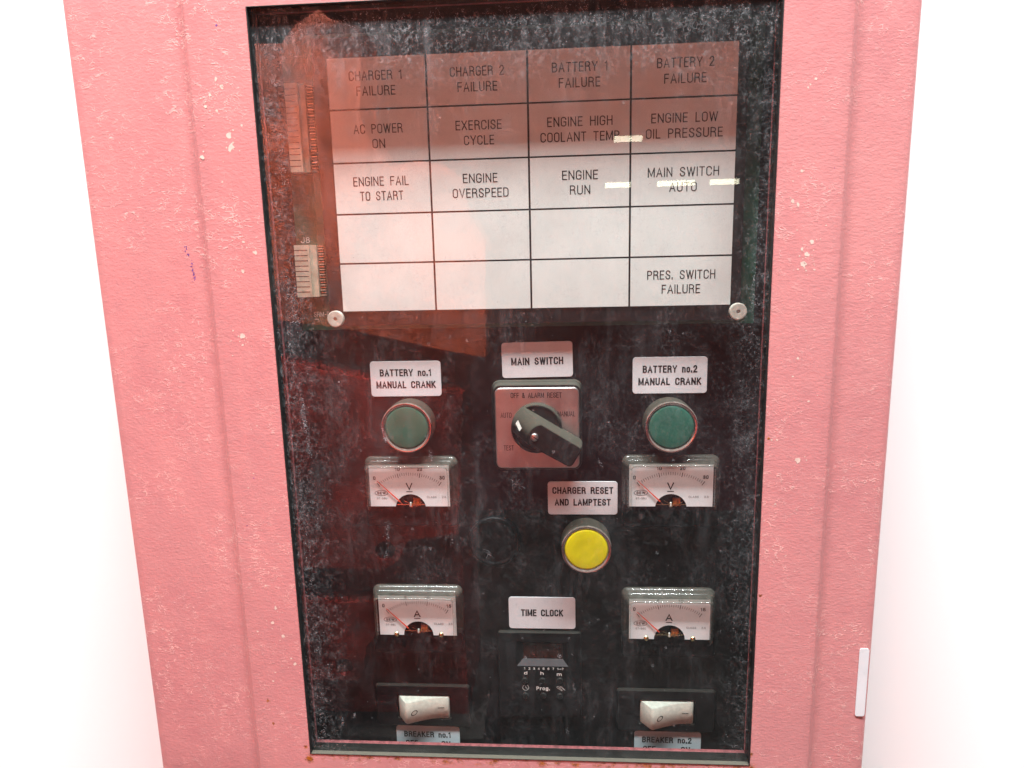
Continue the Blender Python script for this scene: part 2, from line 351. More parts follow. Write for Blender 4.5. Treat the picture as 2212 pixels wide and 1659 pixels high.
# stroke alphabet, unit cap height; every glyph: (width, [centre lines]) ; r = corner radius of the squared bowls
def _bowl_O(w, r=.22, y0=0, y1=1):
    return arcp(w-r, y0+r, r, r, -90, 0)+arcp(w-r, y1-r, r, r, 0, 90)+arcp(r, y1-r, r, r, 90, 180)+arcp(r, y0+r, r, r, 180, 270)+[(w/2, y0)]
W_ = .46
GL = {
 'A': (.52, [[(0, 0), (.26, 1), (.52, 0)], [(.10, .33), (.42, .33)]]),
 'B': (W_, [[(0, 0), (0, 1), (.24, 1)]+arcp(.24, .77, .2, .23, 90, -90)+[(0, .54)], [(0, 0), (.25, 0)]+arcp(.25, .27, .21, .27, -90, 90)+[(.05, .54)]]),
 'C': (W_, [arcp(W_-.22, .78, .22, .22, -8, 90)+arcp(.22, .78, .22, .22, 90, 180)+arcp(.22, .22, .22, .22, 180, 270)+arcp(W_-.22, .22, .22, .22, 270, 368)]),
 'D': (W_, [[(0, 0), (0, 1), (.2, 1)]+arcp(.2, .74, .26, .26, 90, 0)+arcp(.2, .26, .26, .26, 0, -90)+[(0, 0)]]),
 'E': (.38, [[(.38, 1), (0, 1), (0, 0), (.38, 0)], [(0, .53), (.34, .53)]]),
 'F': (.37, [[(.37, 1), (0, 1), (0, 0)], [(0, .53), (.33, .53)]]),
 'G': (W_, [arcp(W_-.22, .78, .22, .22, -5, 90)+arcp(.22, .78, .22, .22, 90, 180)+arcp(.22, .22, .22, .22, 180, 270)+arcp(W_-.22, .22, .22, .22, 270, 360)+[(W_, .48), (.26, .48)]]),
 'H': (W_, [[(0, 0), (0, 1)], [(W_, 0), (W_, 1)], [(0, .53), (W_, .53)]]),
 'I': (.0, [[(0, 0), (0, 1)]]),
 'J': (.36, [[(.36, 1), (.36, .22)]+arcp(.18, .20, .18, .20, 0, -180, 8)+[(0, .28)]]),
 'K': (.47, [[(0, 0), (0, 1)], [(.45, 1), (0, .40)], [(.14, .58), (.48, 0)]]),
 'L': (.36, [[(0, 1), (0, 0), (.36, 0)]]),
 'M': (.60, [[(0, 0), (0, 1)], [(.01, 1), (.30, .08), (.59, 1)], [(.60, 0), (.60, 1)]]),
 'N': (.48, [[(0, 0), (0, 1)], [(.01, .97), (.47, .03)], [(.48, 0), (.48, 1)]]),
 'O': (W_, [_bowl_O(W_)]), '0': (.40, [_bowl_O(.40, .19)]),
 'P': (.43, [[(0, 0), (0, 1), (.21, 1)]+arcp(.21, .74, .22, .26, 90, -90)+[(0, .48)]]),
 'R': (.46, [[(0, 0), (0, 1), (.22, 1)]+arcp(.22, .76, .22, .24, 90, -90)+[(0, .52)], [(.24, .52)]+arcp(.26, .34, .17, .16, 80, 0, 4)+[(.44, .1), (.48, 0)]]),
 'S': (.44, [arcp(.23, .76, .2, .24, 5, 90)+arcp(.22, .76, .2, .24, 90, 200)+[(.12, .58), (.33, .45)]+arcp(.22, .26, .22, .26, 25, -90)+arcp(.22, .26, .22, .26, -90, -185)]),
 'T': (.44, [[(0, 1), (.44, 1)], [(.22, 1), (.22, 0)]]),
 'U': (W_, [[(0, 1)]+arcp(.23, .24, .23, .24, 180, 360, 12)+[(W_, 1)]]),
 'V': (.50, [[(0, 1), (.25, 0), (.50, 1)]]),
 'W': (.74, [[(0, 1), (.185, 0)], [(.185, 0), (.37, .98)], [(.37, .98), (.555, 0)], [(.555, 0), (.74, 1)]]),
 'X': (.48, [[(0, 0), (.48, 1)], [(0, 1), (.48, 0)]]),
 'Y': (.50, [[(0, 1), (.25, .42), (.50, 1)], [(.25, .42), (.25, 0)]]),
 '1': (.18, [[(0, .80), (.10, .84), (.18, 1), (.18, 0)]]),
 '2': (.41, [arcp(.2, .76, .2, .24, 178, 0, 10)+[(.38, .60), (.04, .12), (0, 0), (.42, 0)]]),
 '3': (.41, [arcp(.2, .77, .19, .23, 175, -75, 12)+[(.14, .53)], [(.14, .53)]+arcp(.2, .26, .21, .26, 80, -178, 12)]),
 '4': (.44, [[(.33, 0), (.33, 1), (0, .26), (.44, .26)]]),
 '5': (.41, [[(.38, 1), (.05, 1), (.02, .52)]+arcp(.2, .32, .21, .30, 120, -175, 14)]),
 '6': (.41, [arcp(.21, .77, .19, .23, 15, 95, 5)+arcp(.21, .7, .2, .3, 95, 180, 5)+arcp(.21, .3, .21, .3, 180, 360, 10)+arcp(.21, .3, .2, .3, 0, 165, 8)]),
 '7': (.40, [[(0, 1), (.40, 1), (.13, 0)]]),
 '8': (.42, [arcp(.21, .77, .18, .23, -90, 270, 16), arcp(.21, .27, .21, .27, 90, 450, 16)]),
 '&': (.52, [[(.52, 0), (.12, .70)]+arcp(.22, .82, .12, .18, 200, -20, 10)+[(.08, .42)]+arcp(.19, .23, .19, .23, 150, 300, 8)+[(.48, .42)]]),
 '-': (.26, [[(0, .42), (.26, .42)]]), '.': (.04, [[(0, -.02), (0, .13)]]),
 'n': (.36, [[(0, 0), (0, .72)], [(0, .50)]+arcp(.18, .50, .18, .22, 160, 0, 8)+[(.36, 0)]]),
 'o': (.37, [_bowl_O(.37, .18, 0, .72)]),
 'd': (.38, [_bowl_O(.38, .18, 0, .72), [(.38, 1), (.38, 0)]]), 'h': (.37, [[(0, 0), (0, 1)], [(0, .50)]+arcp(.18, .50, .19, .22, 160, 0, 8)+[(.37, 0)]]),
 'm': (.62, [[(0, 0), (0, .72)], [(0, .50)]+arcp(.155, .54, .155, .18, 160, 0, 8)+[(.31, 0)], [(.31, .5)]+arcp(.465, .54, .155, .18, 160, 0, 8)+[(.62, 0)]]),
 'r': (.24, [[(0, 0), (0, .72)], [(0, .46)]+arcp(.2, .46, .2, .25, 170, 80, 6)]),
 'g': (.38, [_bowl_O(.38, .18, 0, .72), [(.38, .72), (.38, -.08)]+arcp(.19, -.08, .19, .19, 0, -165, 8)]),
}
def stroke_strip(pts, hw):
    """left and right outlines of a mitred polyline"""
    P = [Vector(p) for p in pts]; Q = [P[0]]
    for p in P[1:]:
        if (p-Q[-1]).length > 1e-4: Q.append(p)
    P = Q; n = len(P); closed = n > 4 and (P[0]-P[-1]).length < 1e-3
    if closed: P = P[:-1]; n -= 1
    Lf, Rt = [], []
    for i in range(n):
        a = P[i-1] if (i or closed) else None; b = P[(i+1) % n] if (i < n-1 or closed) else None
        d1 = (P[i]-a).normalized() if a is not None else None; d2 = (b-P[i]).normalized() if b is not None else None
        if d1 is None: d1 = d2
        if d2 is None: d2 = d1
        n1 = Vector((-d1.y, d1.x)); n2 = Vector((-d2.y, d2.x)); t = n1+n2
        if t.length < .3: t = n1.copy(); k = 1
        else: t.normalize(); k = min(1/max(.25, t.dot(n1)), 1.9)
        Lf.append(P[i]+t*hw*k); Rt.append(P[i]-t*hw*k)
    if closed: Lf.append(Lf[0]); Rt.append(Rt[0])
    return Lf, Rt
def text(mb, body, cx, cy, w, h, z, k='ink', bold=.0, rot=0):
    """lettering of cap height h and total width w (mm) centred on cx,cy"""
    st = {'light': .082}.get(bold, .092+bold)*h            # stroke width in mm
    hh = h-st
    gap = .155+ (st/h)*.9; x = 0; items = []; space = .34+gap
    for ch in body:
        if ch == ' ': x += space; continue
        gw, ls = GL[ch]; items.append((x, ls)); x += gw+gap
    tot = x-gap; sx = (w-st)/max(tot, .01)
    if tot < .02: sx = hh
    ca, sa = math.cos(rot), math.sin(rot); zi = 0
    for x0, ls in items:
        for ln in ls:
            pts = [((x0+px-tot/2)*sx, (py-.5)*hh) for px, py in ln]
            if (Vector(pts[0])-Vector(pts[-1])).length > 1e-3 or len(pts) < 5:
                d = (Vector(pts[0])-Vector(pts[1])).normalized()*st/2; pts[0] = (pts[0][0]+d.x, pts[0][1]+d.y)
                d = (Vector(pts[-1])-Vector(pts[-2])); 
                if d.length > 0: d = d.normalized()*st/2; pts[-1] = (pts[-1][0]+d.x, pts[-1][1]+d.y)
            Lf, Rt = stroke_strip(pts, st/2); zi = (zi+1) % 4; zz = z+zi*.012; vs = []
            for a, b in zip(Lf, Rt):
                for q in (a, b): vs.append((cx+q.x*ca-q.y*sa, cy+q.x*sa+q.y*ca, zz))
            mb.add(vs, [(2*i, 2*i+1, 2*i+3, 2*i+2) for i in range(len(Lf)-1)], k)

# ================================================================== the setting
def tagtop(o, label, cat, group=None, kind=None):
    if label: o['label'] = label
    if cat: o['category'] = cat
    if group: o['group'] = group
    if kind: o['kind'] = kind
mb = MB(); mb.add([(-2600, -1400, -32), (2600, -1400, -32), (2600, 1400, -32), (-2600, 1400, -32)], [(0, 1, 2, 3)], 'wall')
o = mb.build('wall', origin=(0, -1400, -32)); tagtop(o, 'plain white painted wall behind the pink control cabinet', 'wall', kind='structure')
mb = MB(); mb.add([(-9000, -1400, -32), (9000, -1400, -32), (9000, -1400, 3300), (-9000, -1400, 3300)], [(0, 3, 2, 1)], 'floor')
o = mb.build('floor', origin=(0, -1400, 0)); tagtop(o, 'dark grey concrete floor in front of the wall', 'floor', kind='structure')

# ================================================================== the cabinet
cab = bpy.data.objects.new('control_cabinet', None); COL.objects.link(cab); cab.location = ROOT
tagtop(cab, 'pink painted steel control cabinet with a dusty glass window over black instruments', 'control cabinet')
def part(mb, name, **k): return mb.build(name, cab, **k)

# --- door
OX0, OX1, OY0, OY1 = -163.1, 114.2, -313.5, 131.3
prof = [(-268, -30), (-268, 26.5), (-267, 28.2), (-265.5, 29), (-262, 29.08), (-207, 30.33), (-204, 30.4), (-201, 30.9), (-199, 32.2), (-197.8, 33.5), (-196.4, 34), (-185, 34.1), (OX0, 34.1),
        (OX1, 34.1), (144, 34.1), (148.2, 34), (149.5, 33.5), (150.7, 32.2), (152.6, 30.9), (156, 30.4), (159, 30.24), (179, 29.16), (182, 29), (183.5, 28.2), (184.5, 26.5), (184.5, -30)]
rows = [-470, -468, OY0, OY1, 250, 252]
mb = MB(); vs = []; nx = len(prof)
for y in rows:
    for x, z in prof: vs.append((x, y, z if y not in (-470, 252) else min(z, z-1.5)))
fs = []
for r in range(len(rows)-1):
    for c in range(nx-1):
        if r == 2 and c == 12: continue
        a = r*nx+c; fs.append((a, a+1, a+1+nx, a+nx))
q = [2*nx+12, 2*nx+13, 3*nx+13, 3*nx+12]
fs.append(tuple(range(nx))[::-1]); fs.append(tuple(range((len(rows)-1)*nx, len(rows)*nx)))
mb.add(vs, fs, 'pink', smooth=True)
qq = [vs[i][:2]+(34.1,) for i in q]; bb = [(x, y, 31.2) for x, y, _ in qq]
mb.add(qq+bb, [((i+1) % 4, i, 4+i, 4+(i+1) % 4) for i in range(4)], 'pink')
rnd = random.Random(3)
def chip(x, y, r, k='chip', ar=1.0):
    n = rnd.randint(7, 11); z = 34.16 if -196 < x < 148 else 30.75
    if not (-196 < x < 148):
        z = 29+ (1.4*(x+265.5)/61.5 if x < 0 else 1.4*(182-x)/26)+.08
    pts = []
    for i in range(n):
        a = 2*math.pi*i/n+rnd.uniform(-.2, .2); rr = r*rnd.uniform(.5, 1.15); pts.append((x+rr*math.cos(a), y+rr*ar*math.sin(a)))
    mb.poly(pts, z, k)
chips = [(-199+4, 56, 1.4), (-178, 61, 2.1), (-178.5, 67, 1.6), (-171, 72, 1), (-183, 96, 1.0), (-180, 92, 1.2), (-187, 88, .9), (-190, 82, 1.3), (-184, 80, 1.0),
         (131.5, 84, .8), (128, 80, .7), (127, 39, 1.1), (123, 24, 1.3), (126, 22, 1), (134, 2.5, 1.2), (132, -4, 1.4), (130.5, -9, 1.7), (129, -1, .8), (136, -12, .9),
         (-182, -43, 1.8), (-182, -48, 1.1), (-178, -6, 1.2), (-170, 4, 1.4), (-176, 10, 1), (-166.5, -108, .6), (133, -118, 1.6), (118, -106, .8), (121, -106, .7),
         (-177, -212, 1.1), (-180, -222, 1.2), (-174, -231, 1.3), (-170, -246, .8), (-168, -250, 1.2), (-182, -197, .9), (-181, -256, .7), (-183, -262, .6), (-190, -228, .8), (130, -60, .7), (128, -70, .8), (137, -84, .7)]
for x, y, r in chips:
    chip(x, y, r, ar=rnd.uniform(.7, 1.3))
    for i in range(rnd.randint(2, 7)): chip(x+rnd.uniform(-5, 5), y+rnd.uniform(-5, 5), r*rnd.uniform(.15, .35))
for i in range(300):
    x = rnd.choice((rnd.gauss(-181, 7), rnd.gauss(-181, 7), rnd.gauss(131, 7)))
    if -194 < x < -165 or 117 < x < 146: chip(x, rnd.uniform(-310, 125), rnd.uniform(.12, .30)*rnd.choice((1, 1, 1, 2)), ar=rnd.uniform(.4, 1.0))
pen = [(-212.1, 9.1), (-211.7, 5.2), (-209.7, 1.2), (-209.2, -4.0), (-208.7, -9.3), (-209.9, -12.4)]    # faded purple pen scribble
for i in range(34):
    j = rnd.randrange(5); t = rnd.random(); px = pen[j][0]*(1-t)+pen[j+1][0]*t; py = pen[j][1]*(1-t)+pen[j+1][1]*t
    if 1 < py < 3: continue
    chip(px+rnd.uniform(-.7, .7), py, rnd.uniform(.2, .5), 'pen', 1.4)
for x, y, r in ((-179.9, 122.7, .7), (143.5, 40, .3), (-183, -128, .5), (-190, -158, .45)): chip(x, y, r, 'pen')
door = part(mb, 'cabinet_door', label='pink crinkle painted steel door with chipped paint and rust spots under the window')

# --- stuck notice at the right edge
mb = MB(); mb.slab(rrect(176.6, 182.2, -281, -236, 1.4), 29.4, 29.75, 'sticker')
part(mb, 'edge_notice', label='narrow white notice stuck at the right edge of the door')

# --- window: gasket, inner flange, pane
mb = MB()
g = 1.3
def frame(mb, x0, x1, y0, y1, t, z0, z1, k):
    mb.box(x0, x0+t, y0, y1, z0, z1, k); mb.box(x1-t, x1, y0, y1, z0, z1, k)
    mb.box(x0+t, x1-t, y0, y0+t, z0, z1, k); mb.box(x0+t, x1-t, y1-t, y1, z0, z1, k)
frame(mb, OX0+.03, OX1-.03, OY0+.03, OY1-.03, .7, 31.3, 34.5, 'rubber')
frame(mb, OX0-3, OX1+3, OY0-3, OY1+3, 3.35, 23.4, 31.1, 'rubberin')
part(mb, 'window_gasket', label='black rubber gasket round the window, dusty along its bottom ledge', bevel=.3)
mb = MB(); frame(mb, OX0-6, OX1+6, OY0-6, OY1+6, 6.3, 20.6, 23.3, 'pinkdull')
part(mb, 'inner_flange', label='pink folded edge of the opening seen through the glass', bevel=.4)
mb = MB(); X0, X1, Y0, Y1 = OX0+.4, OX1-.4, OY0+.4, OY1-.4
mb.add([(X0, Y0, 31.2), (X1, Y0, 31.2), (X1, Y1, 31.2), (X0, Y1, 31.2)], [(0, 1, 2, 3)], 'glass')
mb.add([(X0, Y0, 27.2), (X1, Y0, 27.2), (X1, Y1, 27.2), (X0, Y1, 27.2), (X0, Y0, 31.2), (X1, Y0, 31.2), (X1, Y1, 31.2), (X0, Y1, 31.2)],
       [(3, 2, 1, 0), (0, 1, 5, 4), (1, 2, 6, 5), (2, 3, 7, 6), (3, 0, 4, 7)], 'glassback')
pane = part(mb, 'window_pane', label='clear glass window pane clouded with dust, drips and dried drops')
# lint and crumbs caught on the glass
mb = MB(); rn = random.Random(11)
def strand(x, y, ln, w, a):
    pts = [(x, y)]; n = rn.randint(3, 6)
    for i in range(n):
        a += rn.uniform(-.9, .9); x += math.cos(a)*ln/n; y += math.sin(a)*ln/n; pts.append((x, y))
    for i in range(n):
        f0 = 1-abs(i/n-.5)*1.2; f1 = 1-abs((i+1)/n-.5)*1.2
        mb.bar(pts[i], pts[i+1], w*f0, 31.3, 'fibre', w*f1)
def inside(x, y): return X0+1.5 < x < X1-1.5 and Y0+1.5 < y < Y1-1.5
for i in range(520):
    k = rn.random()
    if k < .38: x = X0+3+abs(rn.gauss(0, 7)); y = rn.uniform(Y0, Y1)
    elif k < .58: x = X1-2-abs(rn.gauss(0, 4)); y = rn.uniform(Y0, Y1-40)
    elif k < .8: x = rn.uniform(X0, X1); y = Y1-5-abs(rn.gauss(0, 12))
    else: x = rn.uniform(X0, X1); y = rn.uniform(Y0, Y1)
    if not inside(x, y): continue
    strand(x, y, rn.uniform(.6, 2.6)*rn.choice((.5, 1, 1, 1.4)), rn.uniform(.06, .17), rn.uniform(0, 6.3))
for i in range(560):
    x = rn.choice((rn.uniform(X0, X1), X0+4+abs(rn.gauss(0, 9)))); y = rn.uniform(Y0, Y1)
    if inside(x, y):
        r = rn.uniform(.08, .28); mb.poly([(x+r*rn.uniform(.5, 1.2)*math.cos(a), y+r*rn.uniform(.5, 1.2)*math.sin(a)) for a in (0, 1.2, 2.5, 3.6, 5.1)], 31.3, 'fibre')
def flake(x, y, r):
    if inside(x, y): mb.poly([(x+r*rn.uniform(.5, 1.2)*math.cos(a), y+r*rn.uniform(.5, 1.2)*math.sin(a)) for a in (0, 1.2, 2.5, 3.6, 5.1)], 31.3, 'fibre')
for x0, y0, x1, y1, w, n in ((-150.6, -80, -148.6, -116, 1.1, 260), (-152, -86, -150.4, -96, .9, 70), (-103.6, -98, -102.6, -107, .9, 60), (-103.4, -104, -101.8, -106.5, .8, 50), (-79, -173, -79, -174, .8, 26), (-104, -158, -106.5, -179, 1.5, 110),
        (-149, -251, -146, -261, 1.5, 60), (-2, -242, -2.2, -244, .9, 40), (-23, -244.6, -22.6, -244.9, .7, 22), (-12.7, -217.6, -12.7, -218.4, .5, 14), (-133.4, -285.5, -133, -288.5, .9, 40), (-128, -70.6, -128.1, -70.8, .45, 22), (-76, -113, -75.5, -118, .9, 30), (6.2, -262, 7, -267, 1.2, 34), (2, -293, 2.6, -296.5, .8, 24),
        (-66, -165, -66, -171, 1.1, 30), (22, -117, 23, -122, 1.0, 24), (-141, -289, -141, -294, .9, 30), (-152, 60, -150, 38, 2.6, 120), (-153, -20, -149, -40, 2.6, 110), (-155, -150, -154, -300, 1.8, 240), (-156, 100, -140, 88, 4.5, 90), (107, 20, 105, -60, 1.6, 110), (103, -180, 100, -300, 1.2, 90), (-120, 122, 100, 120, 3.5, 300), (-110, 106, 90, 112, 6, 160)):
    for i in range(n):
        t = rn.random(); flake(x0+(x1-x0)*t+rn.gauss(0, w*.6), y0+(y1-y0)*t+rn.gauss(0, w*.6), rn.uniform(.07, .27))
for i in range(4): strand(-44+rn.uniform(-2, 2), -176+rn.uniform(-1, 1), 6, .16, rn.uniform(-.6, .6)+rn.choice((0, 3.14)))   # small dead insect over the plug
for i in range(9): strand(-26+rn.uniform(-3, 3), -133+rn.uniform(-1.5, 1), 3.5, .12, rn.uniform(0, 6))
for i in range(90):                                     # dried drops: rough little discs
    x, y = rn.uniform(X0+4, X1-4), rn.uniform(Y0+4, Y1-30); r = rn.uniform(.35, .95)
    if -14 < x < 42 and -168 < y < -136: continue
    if -134 < x < 102 and -35 < y < 112 and rn.random() < .7: continue
    for j in range(int(26*r)): q = rn.uniform(0, 6.28); rr = r*math.sqrt(rn.random()); flake(x+rr*math.cos(q), y+rr*1.2*math.sin(q), rn.uniform(.06, .18))
mb.build('dust_crumbs', pane, kind='stuff', label='pale lint strands and crumbs stuck to the glass')

# --- inside
mb = MB(); mb.box(-172, 124, -340, 150, -3, 0, 'panel')
panel = part(mb, 'mounting_panel', label='black instrument panel behind the window')
mb = MB()                                            # inner shell of the enclosure, dark
mb.box(-176, -173, -345, 155, -25, 20, 'matte'); mb.box(125, 128, -345, 155, -25, 20, 'matte'); mb.box(-176, 128, -348, -345, -25, 20, 'matte'); mb.box(-176, 128, 155, 158, -25, 20, 'matte')
part(mb, 'inner_box', label='dark sides of the enclosure behind the door')

# --- annunciator
mb = MB(); mb.box(-157.6, 114, -43.3, 125, 1.2, 3, 'pcb')
text(mb, 'J8', -151.8, 11.0, 5.4, 3.4, 3.1, 'silk', 0)
text(mb, 'SRM-01', -144.5, -33.6, 11.0, 3.0, 3.1, 'silk', 0)
mb.bar((-149.8, -36.6), (-147, -36.6), .3, 3.1, 'silk')
# a few tracks and pads on the bare rim
for i in range(9): mb.bar((-156+i*1.4, -41), (-156+i*1.4, -26-i*.6), .35, 3.08, 'pcb')
ann = part(mb, 'annunciator_board', label='green circuit board of the alarm lamp display, its rim showing round the white cards')
def connector(x0, x1, y0, y1, n, lab):
    m = MB(); m.box(x0, x1-3.4, y0, y1, 3, 9.5, 'conn'); m.box(x1-3.4, x1, y0, y1, 3, 6.5, 'conn')
    p = (y1-y0)/n
    for i in range(1, n): m.box(x0+.01, x1-4.4, y0+i*p-.22, y0+i*p+.22, 9.35, 9.56, 'ink')
    for i in range(n*2):
        yy = y0+(i+.5)*p/2; m.box(x1+.05, x1+3.6, yy-.28, yy+.28, 3.2, 5.2-.5*(i % 2), 'pin' if i % 2 else 'conn')
    m.build('pin_connector', ann, label=lab, bevel=0)
connector(-156.8, -144.4, -22.7, 8.0, 10, 'cream multi-pin connector lower on the board, below the J8 mark')
connector(-155.0, -144.2, 49.6, 98.5, 15, 'cream multi-pin connector higher on the board, half hidden by the red reflection')
mb = MB(); mb.box(-138.5, 104.8, -40.6, 122, 3.2, 7.2, 'mask'); mb.build('card_backing', ann, label='black backing sheet framing the lamp cards', )
cx = [-129.9, -73.4, -16.4, 40.9, 98.9]; cy = [110.8, 83.0, 53.8, 24.9, -3.6, -31.8]
cards = {(0, 0): ('CHARGER 1', 30.3, 'FAILURE', 22.5), (0, 1): ('CHARGER 2', 30.5, 'FAILURE', 22.5), (0, 2): ('BATTERY 1', 30.6, 'FAILURE', 23), (0, 3): ('BATTERY 2', 31, 'FAILURE', 23),
         (1, 0): ('AC POWER', 28.5, 'ON', 7.4), (1, 1): ('EXERCISE', 26.3, 'CYCLE', 17.3), (1, 2): ('ENGINE HIGH', 36.5, 'COOLANT TEMP', 44.3), (1, 3): ('ENGINE LOW', 36.5, 'OIL PRESSURE', 42.3),
         (2, 0): ('ENGINE FAIL', 32.6, 'TO START', 25.5), (2, 1): ('ENGINE', 20, 'OVERSPEED', 32.4), (2, 2): ('ENGINE', 20.3, 'RUN', 11.6), (2, 3): ('MAIN SWITCH', 39.6, 'AUTO', 15.3),
         (4, 3): ('PRES. SWITCH', 38.8, 'FAILURE', 22)}
rowname = ('top', 'second', 'third', 'fourth', 'bottom'); colname = ('first', 'second', 'third', 'fourth')
for r in range(5):
    for c in range(4):
        m = MB(); gx = .58
        x0 = cx[c]+(gx if c else 0); x1 = cx[c+1]-(gx if c < 3 else 0); y1 = cy[r]-(.5 if r else 0); y0 = cy[r+1]+(.5 if r < 4 else 0)
        m.box(x0, x1, y0, y1, 7.3, 8.0, 'card')
        t = cards.get((r, c))
        if t:
            mx_ = (x0+x1)/2+(-.6 if c == 0 else .3); my = (y0+y1)/2-.2
            text(m, t[0], mx_, my+4.1, t[1], 5.2, 8.06, 'cardtext', .022); text(m, t[2], mx_, my-4.1, t[3], 5.2, 8.06, 'cardtext', .022)
            lab = 'lamp card reading %s %s' % (t[0], t[2])
        else: lab = 'blank white lamp card, %s row, %s from the left' % (rowname[r], colname[c])
        m.build('lamp_card', ann, label=lab)
mb = MB(); mb.box(-142.2, 110.3, -42.0, 123, 8.6, 9.6, 'clear'); mb.build('cover_sheet', ann, label='clear acrylic sheet over the lamp cards')
for x, y, w in ((-133.8, -35.9, 'left'), (102.7, -35.6, 'right'), ):
    m = MB(); c48 = circle
    m.loft([(circle(x, y, 4.9), 9.7), (circle(x, y, 4.9), 12.3), (circle(x, y, 4.65), 12.6), (circle(x, y, 4.3), 12.7), (circle(x, y, 1.2), 12.6), (circle(x, y, 1.1), 11.6)], 'nylon', False, cap1=False)
    m.poly(circle(x, y, 1.1), 11.6, 'pin'); m.build('nylon_nut', ann, label='round white nylon nut at the bottom %s corner of the display' % w)

# --- text labels stuck to the panel
def plate(x0, x1, y0, y1, lines, lab, mat='sticker', rot=0, bold=.095):
    m = MB(); cxx, cyy = (x0+x1)/2, (y0+y1)/2
    m.loft([(rrect(x0, x1, y0, y1, 2.0), .02), (rrect(x0, x1, y0, y1, 2.0), .40), (rrect(x0+.1, x1-.1, y0+.1, y1-.1, 1.9), .5)], mat)
    for s, dx, dy, w, h in lines: text(m, s, cxx+dx, y1-dy, w, h, .56, 'ink', bold)
    if rot:
        ca, sa = math.cos(math.radians(rot)), math.sin(math.radians(rot))
        m.v = [((x-cxx)*ca-(y-cyy)*sa+cxx, (x-cxx)*sa+(y-cyy)*ca+cyy, z) for x, y, z in m.v]
    part(m, 'name_label', origin=(cxx, cyy, 0), label=lab)
plate(-117.9, -73.6, -85.9, -63.7, (('BATTERY no.1', 0, 7.2, 32.3, 4.5), ('MANUAL CRANK', 0, 14.8, 37.4, 4.5)), 'white sticker reading BATTERY no.1 MANUAL CRANK')
plate(44.0, 88.6, -85.6, -63.2, (('BATTERY no.2', 0, 7.4, 32.6, 4.5), ('MANUAL CRANK', 0, 15.0, 37.6, 4.5)), 'white sticker reading BATTERY no.2 MANUAL CRANK')
plate(-35.5, 7.8, -74.8, -52.9, (('MAIN SWITCH', 0, 11.8, 31.8, 4.6),), 'white sticker reading MAIN SWITCH', rot=.8)
plate(-8.5, 35.3, -163.5, -141.6, (('CHARGER RESET', .1, 5.9, 38.2, 4.5), ('AND LAMPTEST', 0, 13.7, 35.3, 4.5)), 'white sticker reading CHARGER RESET AND LAMPTEST')
plate(-35.2, 8.4, -242.8, -220.5, (('TIME CLOCK', 0, 11.0, 27.6, 4.8),), 'white sticker reading TIME CLOCK')
plate(-115.0, -71.2, -338.5, -316.9, (('BREAKER no.1', -.5, 6.2, 32.2, 4.4), ('OFF', -11.5, 13.2, 8.4, 4.4), ('ON', 12.2, 13.2, 6.2, 4.4)), 'silver sticker reading BREAKER no.1 OFF ON', 'sticker2', rot=-.6)
plate(47.3, 91.4, -338.5, -316.8, (('BREAKER no.2', -.5, 6.2, 32.8, 4.4), ('OFF', -12, 13.2, 8.4, 4.4), ('ON', 12, 13.2, 6.0, 4.4)), 'silver sticker reading BREAKER no.2 OFF ON', 'sticker2', rot=-.3)

# --- push buttons
def button(x, y, cap, lab, capdz=0):
    o3 = (x, y, 0); m = MB(); n = 64
    m.loft([(circle(x, y, 15.7, n), 0), (circle(x, y, 15.7, n), 12.8), (circle(x, y, 15.55, n), 13.4), (circle(x, y, 15.3, n), 13.75), (circle(x, y, 15.1, n), 13.8), (circle(x, y, 13.8, n), 13.35), (circle(x, y, 13.6, n), 13.1), (circle(x, y, 13.5, n), 11)], 'chrome', True, cap1=False)
    ci = m.mat('collar')
    for i_, f_ in enumerate(m.f):
        if max(m.v[v_][2] for v_ in f_) < 13.0 and min(m.v[v_][2] for v_ in f_) < 1: m.m[i_] = ci
    b = m.build('push_button', cab, origin=o3, label=lab)
    m = MB(); m.loft([(circle(x, y, 13.35, n), 10), (circle(x, y, 13.35, n), 12.7+capdz), (circle(x, y, 13.0, n), 13.2+capdz), (circle(x, y, 12.2, n), 13.35+capdz), (circle(x, y, 6, n), 13.25+capdz), (circle(x, y, .5, n), 13.2+capdz)], cap, True)
    if cap == 'yellow': pass
    m.build('button_cap', b, origin=o3, porigin=o3)
button(-93.9, -103.0, 'green', 'green push button with a chrome ring under the BATTERY no.1 sticker')
button(65.9, -103.7, 'green', 'green push button with a chrome ring under the BATTERY no.2 sticker')
button(15.2, -181.6, 'yellow', 'yellow push button with a chrome ring under the CHARGER RESET sticker')
mb = MB(); n = 64; x, y = -43.1, -181.4
mb.loft([(circle(x, y, 16.7, n), 0), (circle(x, y, 16.7, n), 2.2), (circle(x, y, 16.2, n), 3), (circle(x, y, 14.6, n), 3.1), (circle(x, y, 14.2, n), 2.6), (circle(x, y, 13.5, n), 2.5)], 'plug', True)
part(mb, 'blanking_plug', origin=(x, y, 0), label='round black blanking plug left of the yellow button')

